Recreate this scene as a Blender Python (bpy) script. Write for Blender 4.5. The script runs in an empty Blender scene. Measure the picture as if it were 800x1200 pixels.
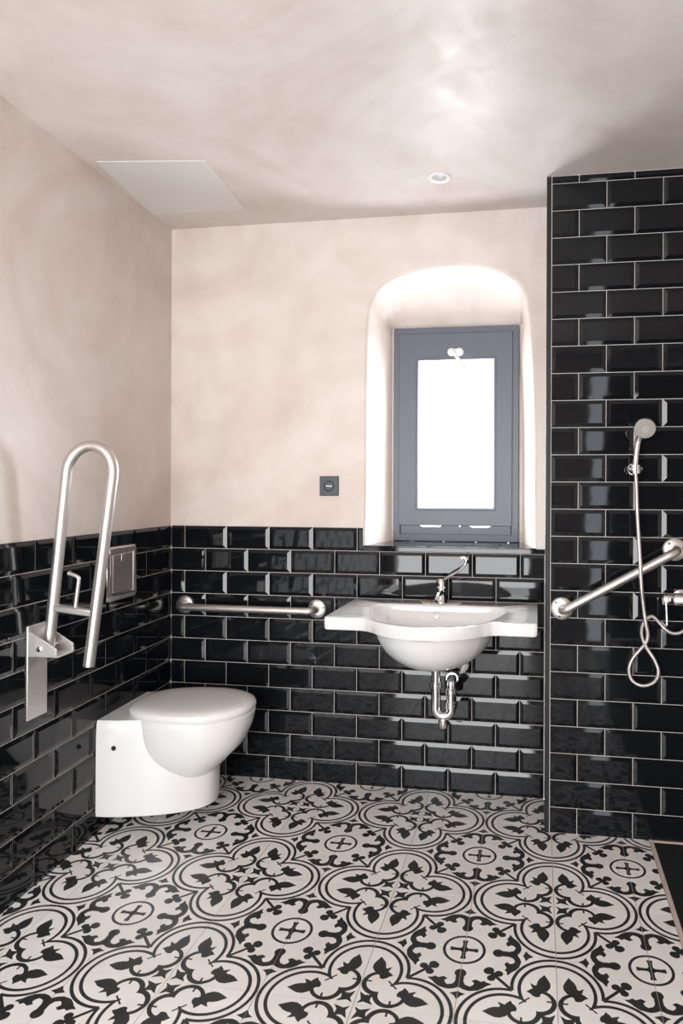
import bpy, bmesh, math, random
from mathutils import Vector, Matrix
random.seed(7)
PI = math.pi
C = bpy.context.scene.collection

# ------------------------------------------------------------------ camera, world, lights, exposure
FW, FH = 800, 1200
F_PX, CXP, CYP = 812.13, 499.70, 572.96
cam_d = bpy.data.cameras.new('camera')
cam_d.sensor_fit = 'HORIZONTAL'; cam_d.sensor_width = 36.0
cam_d.lens = 36.0 * F_PX / FW
cam_d.shift_x = -(CXP - FW/2)/FW
cam_d.shift_y = (CYP - FH/2)/FW
cam_d.clip_start = .02
cam = bpy.data.objects.new('camera', cam_d); C.objects.link(cam)
YAW, ROLL = -.16049, -.00405
Rv = Vector((math.cos(YAW), -math.sin(YAW), 0)); Fv = Vector((math.sin(YAW), math.cos(YAW), 0)); Uv = Vector((0, 0, 1))
M3 = Matrix((Rv, Uv, -Fv)).transposed().to_4x4()
CAM = Vector((1.6697, -2.9576, 1.3005))
cam.matrix_world = Matrix.Translation(CAM) @ M3 @ Matrix.Rotation(-ROLL, 4, 'Z')
bpy.context.scene.camera = cam

world = bpy.data.worlds.new('world'); bpy.context.scene.world = world; world.use_nodes = True
bg = world.node_tree.nodes['Background']; bg.inputs[0].default_value = (.86, .93, 1, 1); bg.inputs[1].default_value = 4.0

def area(name, loc, target, sx, sy, power, col):
    l = bpy.data.lights.new(name, 'AREA'); l.shape = 'RECTANGLE'; l.size = sx; l.size_y = sy; l.energy = power; l.color = col
    o = bpy.data.objects.new(name, l); C.objects.link(o); o.location = loc
    o.rotation_euler = (Vector(target) - Vector(loc)).to_track_quat('-Z', 'Y').to_euler()
    return o
# daylight outside the small window, added fill lamp in an invented doorway behind the camera
area('window_daylight', (1.2825, .311, 1.56), (1.2825, .2, 1.56), .352, .692, 13.5, (.92, .96, 1))
area('doorway_fill', (.90, -4.05, 1.15), (1.0, -1.0, 1.2), 1.5, 2.2, 90, (1, .98, .96))

vs = bpy.context.scene.view_settings
vs.view_transform = 'Standard'; vs.look = 'None'; vs.exposure = 0.19; vs.gamma = 1; vs.use_curve_mapping = False

# ------------------------------------------------------------------ node helpers
def mat(name, col=(.8, .8, .8), rough=.5, metal=0., **k):
    m = bpy.data.materials.new(name); m.use_nodes = True
    b = m.node_tree.nodes['Principled BSDF']
    b.inputs['Base Color'].default_value = (*col, 1); b.inputs['Roughness'].default_value = rough; b.inputs['Metallic'].default_value = metal
    for n, v in k.items(): b.inputs[n.replace('_', ' ')].default_value = v
    return m
def nd(m, t, **k):
    n = m.node_tree.nodes.new(t)
    for a, v in k.items(): setattr(n, a, v)
    return n
def lk(m, a, b): m.node_tree.links.new(a, b)
def noise_bump(m, scale, strength, dist=.01, detail=4, stretch=None, rough=.55):
    tc = nd(m, 'ShaderNodeTexCoord'); n = nd(m, 'ShaderNodeTexNoise'); n.inputs['Scale'].default_value = scale; n.inputs['Detail'].default_value = detail
    n.inputs['Roughness'].default_value = rough
    src = tc.outputs['Object']
    if stretch:
        mp = nd(m, 'ShaderNodeMapping'); mp.inputs['Scale'].default_value = stretch; lk(m, src, mp.inputs[0]); src = mp.outputs[0]
    lk(m, src, n.inputs['Vector'])
    b = nd(m, 'ShaderNodeBump'); b.inputs['Strength'].default_value = strength; b.inputs['Distance'].default_value = dist
    lk(m, n.outputs[0], b.inputs['Height']); lk(m, b.outputs[0], m.node_tree.nodes['Principled BSDF'].inputs['Normal'])
    return n, b
class V:
    """tiny expression wrapper around Math nodes"""
    m = None
    def __init__(s, v): s.v = v
    @staticmethod
    def op(o, *a, clamp=False):
        n = V.m.node_tree.nodes.new('ShaderNodeMath'); n.operation = o; n.use_clamp = clamp
        for i, x in enumerate(a):
            x = x.v if isinstance(x, V) else x
            if isinstance(x, (int, float)): n.inputs[i].default_value = x
            else: V.m.node_tree.links.new(x, n.inputs[i])
        return V(n.outputs[0])
    def __add__(s, o): return V.op('ADD', s, o)
    __radd__ = __add__
    def __sub__(s, o): return V.op('SUBTRACT', s, o)
    def __rsub__(s, o): return V.op('SUBTRACT', o, s)
    def __mul__(s, o): return V.op('MULTIPLY', s, o)
    __rmul__ = __mul__
    def __lt__(s, o): return V.op('LESS_THAN', s, o)
    def __gt__(s, o): return V.op('GREATER_THAN', s, o)
    def __and__(s, o): return V.op('MULTIPLY', s, o)
    def __or__(s, o): return V.op('MAXIMUM', s, o)
    def abs(s): return V.op('ABSOLUTE', s)
    def sqrt(s): return V.op('SQRT', s)
def vmax(a, b): return V.op('MAXIMUM', a, b)
def vmin(a, b): return V.op('MINIMUM', a, b)

# ------------------------------------------------------------------ materials
def plaster_mat(name, c1, c2, c3, rough=.42, spec=.5, swirl=1.0):
    m = mat(name, c1, rough); b = m.node_tree.nodes['Principled BSDF']
    tc = nd(m, 'ShaderNodeTexCoord')
    n1 = nd(m, 'ShaderNodeTexNoise'); n1.inputs['Scale'].default_value = 1.1; n1.inputs['Detail'].default_value = 7; n1.inputs['Roughness'].default_value = .62; n1.inputs['Distortion'].default_value = 1.4
    n2 = nd(m, 'ShaderNodeTexNoise'); n2.inputs['Scale'].default_value = 6; n2.inputs['Detail'].default_value = 7; n2.inputs['Distortion'].default_value = .6
    lk(m, tc.outputs['Object'], n1.inputs['Vector']); lk(m, tc.outputs['Object'], n2.inputs['Vector'])
    r1 = nd(m, 'ShaderNodeValToRGB'); e = r1.color_ramp.elements
    e[0].position = .34; e[0].color = (*c2, 1); e[1].position = .68; e[1].color = (*c3, 1); x = e.new(.5); x.color = (*c1, 1)
    lk(m, n1.outputs[0], r1.inputs[0])
    mx = nd(m, 'ShaderNodeMixRGB', blend_type='MULTIPLY'); mx.inputs[0].default_value = .45
    r2 = nd(m, 'ShaderNodeValToRGB'); e = r2.color_ramp.elements; e[0].position = .3; e[0].color = (.82, .79, .77, 1); e[1].position = .62; e[1].color = (1, 1, 1, 1)
    lk(m, n2.outputs[0], r2.inputs[0]); lk(m, r1.outputs[0], mx.inputs[1]); lk(m, r2.outputs[0], mx.inputs[2]); lk(m, mx.outputs[0], b.inputs['Base Color'])
    # trowel marks: stretched distorted noise
    n3 = nd(m, 'ShaderNodeTexNoise'); n3.inputs['Scale'].default_value = 2.6; n3.inputs['Detail'].default_value = 6; n3.inputs['Roughness'].default_value = .42; n3.inputs['Distortion'].default_value = 1.3
    lk(m, tc.outputs['Object'], n3.inputs['Vector'])
    bp = nd(m, 'ShaderNodeBump'); bp.inputs['Strength'].default_value = .35*swirl; bp.inputs['Distance'].default_value = .012
    lk(m, n3.outputs[0], bp.inputs['Height']); lk(m, bp.outputs[0], b.inputs['Normal'])
    rr = nd(m, 'ShaderNodeMapRange'); rr.inputs[1].default_value = .35; rr.inputs[2].default_value = .65; rr.inputs[3].default_value = rough-.08; rr.inputs[4].default_value = rough+.12
    lk(m, n2.outputs[0], rr.inputs[0]); lk(m, rr.outputs[0], b.inputs['Roughness'])
    b.inputs['Specular IOR Level'].default_value = spec
    return m
M_wall = plaster_mat('wall_plaster', (.68, .602, .555), (.615, .525, .475), (.73, .67, .63), .42)
M_ceil = plaster_mat('ceiling_plaster', (.66, .598, .558), (.585, .51, .465), (.71, .66, .628), .40, .24, .9)
M_niche = plaster_mat('niche_plaster', (.74, .69, .655), (.70, .65, .61), (.77, .73, .70), .5)
M_panel = mat('panel_paint', (.66, .635, .61), .45); noise_bump(M_panel, 30, .05)
M_tile = mat('black_glaze', (.0050, .0060, .0078), .045, Specular_IOR_Level=.38); noise_bump(M_tile, 7, .10, .004, 2)
M_trimb = mat('black_edge_trim', (.010, .011, .013), .45, Specular_IOR_Level=.3); noise_bump(M_trimb, 40, .05)
M_grout = mat('light_grout', (.60, .55, .51), .9); noise_bump(M_grout, 120, .2, .002)
M_fgrout = mat('floor_grout', (.52, .43, .38), .9); noise_bump(M_fgrout, 120, .2, .002)
M_ceram = mat('white_ceramic', (.74, .725, .71), .10, Coat_Weight=.4, Coat_Roughness=.03); noise_bump(M_ceram, 3, .02, .01, 1)
M_lid = mat('lid_plastic', (.74, .72, .705), .16); noise_bump(M_lid, 3, .01, .01, 1)
M_steel = mat('brushed_steel', (.66, .625, .60), .42, 1.); noise_bump(M_steel, 60, .12, .001, 3, (1, 1, .08))
M_satin = mat('satin_plate_steel', (.78, .75, .72), .48, 1.); noise_bump(M_satin, 90, .10, .001, 3, (1, 1, .05))
M_polish = mat('polished_steel_cover', (.74, .68, .65), .36, 1.); _q = M_polish
M_chrome = mat('chrome', (.78, .77, .77), .06, 1.); noise_bump(M_chrome, 12, .03, .002, 1)
M_hose = mat('metal_hose', (.80, .765, .74), .36, 1.)
M_frame = mat('window_flare_tint', (.092, .102, .135), .40); noise_bump(M_frame, 14, .15, .002, 4, (1, 1, .15))  # blue-grey base colour takes in the flare veil around the window
M_black = mat('black_rubber', (.01, .01, .01), .5); noise_bump(M_black, 50, .1, .001)
M_socket = mat('anthracite_plastic', (.035, .045, .055), .35); noise_bump(M_socket, 80, .05, .001)
M_dark = mat('dark_recess', (.02, .02, .022), .6); noise_bump(M_dark, 50, .1, .001)
M_white = mat('white_enamel', (.74, .72, .70), .35); noise_bump(M_white, 40, .03, .001)
M_lens = mat('spot_lens', (.42, .42, .42), .15); noise_bump(M_lens, 150, .5, .002)
M_spray = mat('spray_face_plastic', (.42, .39, .36), .4); noise_bump(M_spray, 200, .2, .001)
M_brass = mat('aged_brass', (.30, .22, .14), .3, 1.); noise_bump(M_brass, 60, .1, .001)
M_mosaic = mat('shower_mosaic', (.016, .017, .016), .3); noise_bump(M_mosaic, 60, .3, .002)
M_wood = mat('door_wood', (.10, .05, .03), .4); noise_bump(M_wood, 10, .2, .003, 5, (1, 1, .1))
# hose rings
_t = nd(M_hose, 'ShaderNodeUVMap'); _w = nd(M_hose, 'ShaderNodeTexWave', wave_type='BANDS', bands_direction='Y'); _w.inputs['Scale'].default_value = 60
_b = nd(M_hose, 'ShaderNodeBump'); _b.inputs['Strength'].default_value = .6; _b.inputs['Distance'].default_value = .0008
lk(M_hose, _t.outputs[0], _w.inputs['Vector']); lk(M_hose, _w.outputs[0], _b.inputs['Height']); lk(M_hose, _b.outputs[0], M_hose.node_tree.nodes['Principled BSDF'].inputs['Normal'])
# window glass: thin sheet, mostly lets light straight through
M_glass = bpy.data.materials.new('window_glass'); M_glass.use_nodes = True
_nt = M_glass.node_tree; _nt.nodes.remove(_nt.nodes['Principled BSDF'])
_tr = nd(M_glass, 'ShaderNodeBsdfTransparent'); _gl = nd(M_glass, 'ShaderNodeBsdfGlossy'); _gl.inputs['Roughness'].default_value = .02
_mx = nd(M_glass, 'ShaderNodeMixShader'); _mx.inputs[0].default_value = .05
lk(M_glass, _tr.outputs[0], _mx.inputs[1]); lk(M_glass, _gl.outputs[0], _mx.inputs[2]); lk(M_glass, _mx.outputs[0], _nt.nodes['Material Output'].inputs[0])

def floor_pattern():
    m = mat('patterned_cement', (.7, .66, .63), .34); V.m = m
    uvn = nd(m, 'ShaderNodeUVMap'); sp = nd(m, 'ShaderNodeSeparateXYZ'); lk(m, uvn.outputs[0], sp.inputs[0])
    u, v = V(sp.outputs[0]), V(sp.outputs[1])
    a, b = vmax(u, v), vmin(u, v)
    def dist(cx, cy, x=a, y=b):
        dx, dy = x-cx, y-cy; return (dx*dx + dy*dy).sqrt()
    def disk(cx, cy, r): return dist(cx, cy) < r
    def ring(cx, cy, r, w): return (dist(cx, cy)-r).abs() < w/2
    def star(cx, cy, pts):
        n = nd(m, 'ShaderNodeFloatCurve'); cv = n.mapping.curves[0]; N = 60
        def rad(th):
            dx, dy = math.cos(th), math.sin(th); best = 0
            for i in range(len(pts)):
                (x1, y1), (x2, y2) = pts[i], pts[(i+1) % len(pts)]
                x1 -= cx; x2 -= cx; y1 -= cy; y2 -= cy
                ex, ey = x2-x1, y2-y1; den = dx*ey-dy*ex
                if abs(den) < 1e-12: continue
                t = (x1*ey-y1*ex)/den; s = (x1*dy-y1*dx)/den
                if t > 0 and -1e-6 <= s <= 1+1e-6: best = max(best, t)
            return best
        vals = [(k/N, rad(-PI+2*PI*k/N)) for k in range(N+1)]
        # the outline's own corners as points too
        for (x, y) in pts:
            th = math.atan2(y-cy, x-cx); vals.append(((th+PI)/(2*PI), math.hypot(x-cx, y-cy)))
        vals = sorted(vals); out = []
        for q in vals:
            if out and q[0]-out[-1][0] < .004: continue
            out.append(q)
        cv.points[0].location = out[0]; cv.points[1].location = out[-1]
        for q in out[1:-1]: cv.points.new(*q)
        for q in cv.points: q.handle_type = 'VECTOR'
        n.mapping.update()
        dx, dy = a-cx, b-cy
        th = V.op('ARCTAN2', dy, dx)*(1/(2*PI)) + .5
        lk(m, th.v, n.inputs['Value'])
        return (dx*dx + dy*dy).sqrt() < V(n.outputs[0])
    ink = ring(.505, 0, .382, .037) & (a > .335)
    ink = ink | (ring(.517, 0, .458, .036) & (a > .455))
    curl = ring(.335, .182, .148, .043) & (1 - (((a > .345) & (b > .182)) | ((a > .44) & (b > .15))))
    ink = ink | curl | (ring(.328, .180, .152, .043) & (a+b < .42))
    ink = ink | (((a-.352).abs() < .011) & (b > .02) & (b < .105))
    ink = ink | (((a+b-.655).abs() < .013) & (a-b < .105))
    ink = ink | star(.105, .105, [(.022, .022), (.085, .055), (.188, .022), (.148, .080), (.152, .118), (.21, .21), (.118, .152), (.080, .148), (.022, .188), (.055, .085)])
    ink = ink | star(.515, .175, [(.47, .14), (.50, .095), (.555, .065), (.61, .065), (.66, .085), (.735, .125), (.70, .15), (.665, .18), (.62, .198), (.572, .205), (.562, .222), (.592, .272), (.545, .258), (.516, .245), (.50, .272), (.462, .31), (.443, .272), (.412, .245), (.397, .21), (.405, .175), (.44, .168)])
    ink = ink | disk(.675, .598, .044) | disk(.712, .70, .05) | disk(.65, .65, .038) | (((a-b) < .026) & (a+b > .93) & (a+b < 1.3))
    S = lambda L: [(y, x) for x, y in L]   # read as (b, a)
    ink = ink | star(.805, .465, S([(.378, .86), (.392, .80), (.43, .75), (.47, .715), (.51, .655), (.517, .71), (.543, .745), (.522, .775), (.55, .83), (.523, .875), (.49, .845), (.46, .855), (.435, .885)]))
    ink = ink | star(.94, .41, S([(.378, .855), (.372, .90), (.385, .95), (.415, 1.0), (.50, 1.001), (.50, .958), (.455, .935), (.436, .885), (.44, .845)]))
    ink = ink | ((a > .957) & (b > .43) & (b < .62)) | (dist(1.0, .622) < .062)
    ink = ink | star(.975, .31, S([(.235, 1.001), (.29, .965), (.322, .918), (.335, .955), (.355, 1.001)]))
    dc = dist(1, 1)
    ink = ink | ((dc-.222).abs() < .0165)
    p, q = 1-a, 1-b
    ink = ink | ((p < .023) & (q < .155)) | ((p.abs().sqrt() + q.abs().sqrt()) < .365) | ((p < .03) & (q < .155) & (q > .115))
    # colours
    tc = nd(m, 'ShaderNodeTexCoord'); n1 = nd(m, 'ShaderNodeTexNoise'); n1.inputs['Scale'].default_value = 9; n1.inputs['Detail'].default_value = 6
    oi = nd(m, 'ShaderNodeObjectInfo')
    lk(m, tc.outputs['Object'], n1.inputs['Vector'])
    r1 = nd(m, 'ShaderNodeValToRGB'); e = r1.color_ramp.elements; e[0].position = .3; e[0].color = (.78, .75, .725, 1); e[1].position = .7; e[1].color = (.85, .825, .80, 1)
    lk(m, n1.outputs[0], r1.inputs[0])
    r2 = nd(m, 'ShaderNodeValToRGB'); e = r2.color_ramp.elements; e[0].position = .3; e[0].color = (.016, .017, .016, 1); e[1].position = .75; e[1].color = (.034, .035, .033, 1)
    lk(m, n1.outputs[0], r2.inputs[0])
    mr = nd(m, 'ShaderNodeMapRange'); mr.inputs[3].default_value = .93; mr.inputs[4].default_value = 1.03; lk(m, oi.outputs['Random'], mr.inputs[0])
    mul = nd(m, 'ShaderNodeVectorMath', operation='SCALE'); lk(m, r1.outputs[0], mul.inputs[0]); lk(m, mr.outputs[0], mul.inputs['Scale'])
    mx = nd(m, 'ShaderNodeMixRGB'); lk(m, ink.v, mx.inputs[0]); lk(m, mul.outputs[0], mx.inputs[1]); lk(m, r2.outputs[0], mx.inputs[2])
    bs = m.node_tree.nodes['Principled BSDF']; lk(m, mx.outputs[0], bs.inputs['Base Color'])
    bp = nd(m, 'ShaderNodeBump'); bp.inputs['Strength'].default_value = .06; bp.inputs['Distance'].default_value = .004
    n2 = nd(m, 'ShaderNodeTexNoise'); n2.inputs['Scale'].default_value = 40; lk(m, tc.outputs['Object'], n2.inputs['Vector'])
    lk(m, n2.outputs[0], bp.inputs['Height']); lk(m, bp.outputs[0], bs.inputs['Normal'])
    return m
M_floor = floor_pattern()

# ------------------------------------------------------------------ object helpers
def tag(o, label=None, cat=None, group=None, kind=None):
    for k, v in (('label', label), ('category', cat), ('group', group), ('kind', kind)):
        if v: o[k] = v
    return o
def link(name, me, parent=None, loc=None, rot=None):
    o = bpy.data.objects.new(name, me); C.objects.link(o)
    if parent: o.parent = parent
    if loc is not None: o.location = loc
    if rot is not None: o.rotation_euler = rot
    return o
def empty(name, loc, rz, label, cat, group=None):
    o = link(name, None, None, loc, (0, 0, rz)); o.empty_display_size = .05
    return tag(o, label, cat, group)
def mesh(verts, faces, m, smooth=False, uvs=None):
    me = bpy.data.meshes.new('mesh'); me.from_pydata([tuple(v) for v in verts], [], faces)
    if m: me.materials.append(m)
    if smooth: me.polygons.foreach_set('use_smooth', [True]*len(me.polygons))
    me.update(); return me
class B:
    """collects pieces into one mesh"""
    def __init__(s): s.v = []; s.f = []; s.sm = []; s.mi = []
    def add(s, v, f, smooth=False, mi=0):
        k = len(s.v); s.v += [tuple(x) for x in v]; s.f += [tuple(i+k for i in q) for q in f]; s.sm += [smooth]*len(f); s.mi += [mi]*len(f); return s
    def box(s, a, b, mi=0, mx=None):
        (x0, y0, z0), (x1, y1, z1) = a, b
        v = [(x0, y0, z0), (x1, y0, z0), (x1, y1, z0), (x0, y1, z0), (x0, y0, z1), (x1, y0, z1), (x1, y1, z1), (x0, y1, z1)]
        if mx: v = [mx @ Vector(p) for p in v]
        return s.add(v, [(0, 3, 2, 1), (4, 5, 6, 7), (0, 1, 5, 4), (1, 2, 6, 5), (2, 3, 7, 6), (3, 0, 4, 7)], mi=mi)
    def rings(s, R, cap=(True, True), smooth=True, closed=True, mi=0):
        n = len(R[0]); v = [p for r in R for p in r]; f = []
        for i in range(len(R)-1):
            for j in range(n if closed else n-1):
                k = (j+1) % n; f.append((i*n+j, i*n+k, (i+1)*n+k, (i+1)*n+j))
        s.add(v, f, smooth, mi)
        if cap[0]: s.add(R[0], [tuple(reversed(range(n)))], False, mi)
        if cap[1]: s.add(R[-1], [tuple(range(n))], False, mi)
        return s
    def lathe(s, prof, origin=(0, 0, 0), axis=(0, 0, 1), n=28, cap=(True, True), mi=0):
        ax = Vector(axis).normalized(); q = Vector((0, 0, 1)).rotation_difference(ax); o = Vector(origin)
        R = [[o + q @ Vector((r*math.cos(2*PI*i/n), r*math.sin(2*PI*i/n), z)) for i in range(n)] for r, z in prof]
        return s.rings(R, cap, True, mi=mi)
    def tube(s, pts, r, n=16, cap=(True, True), mi=0):
        P = [Vector(p) for p in pts]; T = []
        for i in range(len(P)):
            t = (P[min(i+1, len(P)-1)]-P[max(i-1, 0)]).normalized(); T.append(t)
        nrm = T[0].orthogonal().normalized(); R = []
        for i, p in enumerate(P):
            if i: nrm = (T[i-1].rotation_difference(T[i]) @ nrm)
            nrm = (nrm - T[i]*nrm.dot(T[i])).normalized(); bn = T[i].cross(nrm); rr = r[i] if isinstance(r, (list, tuple)) else r
            R.append([p + nrm*math.cos(2*PI*j/n)*rr + bn*math.sin(2*PI*j/n)*rr for j in range(n)])
        return s.rings(R, cap, True, mi=mi)
    def prism(s, poly, z0, z1, mx=None, mi=0):
        n = len(poly); v = [Vector((x, y, z0)) for x, y in poly] + [Vector((x, y, z1)) for x, y in poly]
        if mx: v = [mx @ p for p in v]
        return s.add(v, [tuple(reversed(range(n))), tuple(range(n, 2*n))] + [(i, (i+1) % n, n+(i+1) % n, n+i) for i in range(n)], mi=mi)
    def build(s, name, m, parent=None, bevel=0, subsurf=0, loc=None, rot=None, fix=True, seg=2):
        me = bpy.data.meshes.new(name); me.from_pydata(s.v, [], s.f)
        for mm in (m if isinstance(m, (list, tuple)) else [m]): me.materials.append(mm)
        me.polygons.foreach_set('use_smooth', s.sm); me.polygons.foreach_set('material_index', s.mi)
        if fix:
            bm = bmesh.new(); bm.from_mesh(me); bmesh.ops.remove_doubles(bm, verts=bm.verts, dist=1e-6)
            bmesh.ops.recalc_face_normals(bm, faces=bm.faces)
            for e in bm.edges:
                if len(e.link_faces) == 2 and e.calc_face_angle(0) > math.radians(38): e.smooth = False
            bm.to_mesh(me); bm.free()
        me.update(); o = link(name, me, parent, loc, rot)
        if bevel:
            md = o.modifiers.new('bevel', 'BEVEL'); md.width = bevel; md.segments = seg; md.limit_method = 'ANGLE'; md.angle_limit = math.radians(40); md.harden_normals = False
            me.polygons.foreach_set('use_smooth', [True]*len(me.polygons))
        if subsurf:
            md = o.modifiers.new('subsurf', 'SUBSURF'); md.levels = subsurf; md.render_levels = subsurf
        return o
def smooth_path(P, n=8):
    P = [Vector(p) for p in P]; Q = [P[0]*2-P[1]] + P + [P[-1]*2-P[-2]]; out = []
    for i in range(1, len(Q)-2):
        for k in range(n):
            t = k/n; a, b, c, d = Q[i-1:i+3]
            out.append(.5*((2*b)+(c-a)*t+(2*a-5*b+4*c-d)*t*t+(3*b-a-3*c+d)*t**3))
    return out + [P[-1]]
def fillet(P, r, n=6):
    """polyline with rounded corners"""
    P = [Vector(p) for p in P]; out = [P[0]]
    for i in range(1, len(P)-1):
        a, b, c = P[i-1], P[i], P[i+1]; d1 = (a-b).normalized(); d2 = (c-b).normalized()
        ang = d1.angle(d2); L = min(r/math.tan(ang/2), (a-b).length*.49, (c-b).length*.49)
        s, e = b+d1*L, b+d2*L
        for k in range(n+1):
            t = k/n; out.append(s*(1-t)**2 + b*2*t*(1-t) + e*t*t)
    return out + [P[-1]]

# ------------------------------------------------------------------ dimensions (metres)
LANG = .05098                       # the left wall stands this far off square
WP, HP = .20267, .10267             # pitch of the wall tiles incl. joint
ZT = 1.1292                         # top of the wainscot
ZC = 2.488                          # ceiling
YS, XS = -.283, 1.696               # face and corner of the shower wall
FS, FX, FY = .25419, 1.72133, -.75305   # floor tile pitch, one lattice point
XR, YR = 3.05, -3.75
def wl(D, off=0, z=0): return Vector((D*math.sin(LANG)+off*math.cos(LANG), -D*math.cos(LANG)+off*math.sin(LANG), z))
def on_left(D): return wl(D)

# ------------------------------------------------------------------ structure
def struct(o): o['kind'] = 'structure'; return o
# floor slab with one object per tile
b = B(); b.box((-.2, YR-.1, -.12), (XR+.2, .0, -.0025)); floor = struct(b.build('floor', M_fgrout))
# ceiling
b = B(); b.box((-.25, YR-.1, ZC), (XR+.2, .55, ZC+.12)); ceiling = struct(b.build('ceiling', M_ceil))
# left wall: plaster, grout bed and tiles, in wall space (x out of the wall, y towards the corner)
LW = link('wall_left', None, None, None, (0, 0, LANG)); 
b = B(); b.box((-.15, -3.95, 0), (0, .02, ZC)); me_o = b.build('wall_left_mesh', M_wall); me = me_o.data
bpy.data.objects.remove(me_o); bpy.data.objects.remove(LW)
LW = struct(link('wall_left', me, None, None, (0, 0, LANG)))
b = B(); b.box((0, -3.80, 0), (.0035, -.001, ZT)); b.build('grout_bed', M_grout, LW)

_tc = {}
def tile_mesh(w, h, bl=1, br=1, bb=1, bt=1):
    """bevelled tile in the xz plane, front towards -y, lower left corner at 0"""
    key = (round(w, 4), round(h, 4), bl, br, bb, bt)
    if key in _tc: return _tc[key]
    g, e, t, i = .0011, .0044, .0085, .0145
    i = min(i, w*.3, h*.3)
    x0, x1, z0, z1 = g, w-g, g, h-g
    X0, X1, Z0, Z1 = x0+i*bl, x1-i*br, z0+i*bb, z1-i*bt
    eps = .0008
    X0 = max(X0, x0+eps); X1 = min(X1, x1-eps); Z0 = max(Z0, z0+eps); Z1 = min(Z1, z1-eps)
    v = [(x0, 0, z0), (x1, 0, z0), (x1, 0, z1), (x0, 0, z1), (x0, -e, z0), (x1, -e, z0), (x1, -e, z1), (x0, -e, z1),
         (X0, -t, Z0), (X1, -t, Z0), (X1, -t, Z1), (X0, -t, Z1)]
    f = [(0, 1, 5, 4), (1, 2, 6, 5), (2, 3, 7, 6), (3, 0, 4, 7), (4, 5, 9, 8), (5, 6, 10, 9), (6, 7, 11, 10), (7, 4, 8, 11), (8, 9, 10, 11)]
    cx, cz = (x0+x1)/2, (z0+z1)/2     # origin in the middle so a tilt is about the centre
    me = mesh([(x-cx, y, z-cz) for x, y, z in v], f, M_tile); _tc[key] = (me, cx, cz); return _tc[key]
def tile_row(parent, x0, x1, phase, z0, z1, basis, ht=None, skip=None, cutb=1, cutt=1, tilt=.0045):
    """lay tiles between x0 and x1 with joints at phase + k*WP; basis maps (x, z) to location, rotation"""
    k = math.floor((x0-phase)/WP+1e-6); 
    while True:
        a, c = phase+k*WP, phase+(k+1)*WP; k += 1
        if a >= x1-.004: break
        A, Cc = max(a, x0), min(c, x1)
        if Cc-A < .012: continue
        me, cx, cz = tile_mesh(Cc-A, z1-z0, int(A-a < .003), int(c-Cc < .003), cutb, cutt)
        loc, rz = basis(A+cx, z0+cz)
        r1, r2 = random.uniform(-tilt, tilt), random.uniform(-tilt, tilt)
        link('wall_tile', me, parent, loc, (r1, 0, rz+r2))
# left wall tiles: running coordinate s = -D (so corner is 0); front faces +x
def lb(s, z): return (.0, s, z), PI/2
# rotating the -y front to +x by +90 deg maps mesh x to +y
for r in range(11):
    z1 = ZT-HP*r; z0 = max(z1-HP, .0)
    ph = (-(.02167) - (WP/2 if r % 2 == 0 else 0)) 
    # joints at D = .02167 + m*WP (odd rows) or + half a tile (even rows)
    tile_row(LW, -3.78, -.0085, ph-WP*20, z0, z1, lb)

# back wall with the arched window niche
Z_SILL = 1.044
front = [(.926, Z_SILL), (.926, 1.35), (.926, 1.70), (.927, 1.92), (.931, 2.03), (.943, 2.10), (.969, 2.158), (1.005, 2.192), (1.045, 2.213), (1.115, 2.236), (1.196, 2.250), (1.27, 2.257), (1.326, 2.257),
         (1.39, 2.251), (1.454, 2.238), (1.51, 2.218), (1.562, 2.185), (1.59, 2.155), (1.607, 2.118), (1.622, 2.05), (1.632, 1.922), (1.640, 1.75), (1.645, 1.561), (1.647, 1.35), (1.647, Z_SILL)]
fx0, fx1, fz1 = .968, 1.592, 2.074
backl = []
n = len(front)
for i, (x, z) in enumerate(front):
    # straighter, slightly smaller outline at the window plane
    u = (x-.926)/(1.647-.926); u2 = min(1, max(0, (u-.06)/.885)) if z > 2.0 else u; X = fx0+u2*(fx1-fx0); Z = min(fz1, Z_SILL+(z-Z_SILL)*.99)
    backl.append((X, Z))
DEP = .325
bm = bmesh.new()
outer = [(-.02, 0), (-.02, ZC), (XS+.03, ZC), (XS+.03, 0)]
cxn, czn = 1.286, 1.5
def grow(p, g):
    x, z = p; d = Vector((x-cxn, (z-czn)*.9)); 
    return (x+g*(1 if x > cxn else -1)*min(1, abs(x-cxn)/.3), z+(g if z > 2.05 else 0)*min(1, (z-2.0)/.2)) if z > Z_SILL else (x+g*(1 if x > cxn else -1), z)
L0 = [grow(p, .016) for p in front]
ov = [bm.verts.new((x, 0, z)) for x, z in outer]
iv = [bm.verts.new((x, 0, z)) for x, z in L0]
es = [bm.edges.new((ov[i], ov[(i+1) % 4])) for i in range(4)] + [bm.edges.new((iv[i], iv[(i+1) % n])) for i in range(n)]
bmesh.ops.triangle_fill(bm, use_beauty=True, use_dissolve=False, edges=es)
for f in list(bm.faces):     # make sure the hole is open
    c = f.calc_center_median()
    if all(v in iv for v in f.verts): bm.faces.remove(f)
L1 = [grow(p, .009) for p in front]; L2 = [grow(p, .003) for p in front]
seq = [(L0, 0), (L1, .003), (L2, .010), (front, .020), (backl, DEP)]
prev = iv
sm = []
for L, y in seq[1:]:
    cur = [bm.verts.new((x, y, z)) for x, z in L]
    for i in range(n-1):
        f = bm.faces.new((prev[i], prev[i+1], cur[i+1], cur[i])); f.smooth = True
    f = bm.faces.new((prev[n-1], prev[0], cur[0], cur[n-1]))
    prev = cur
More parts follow.
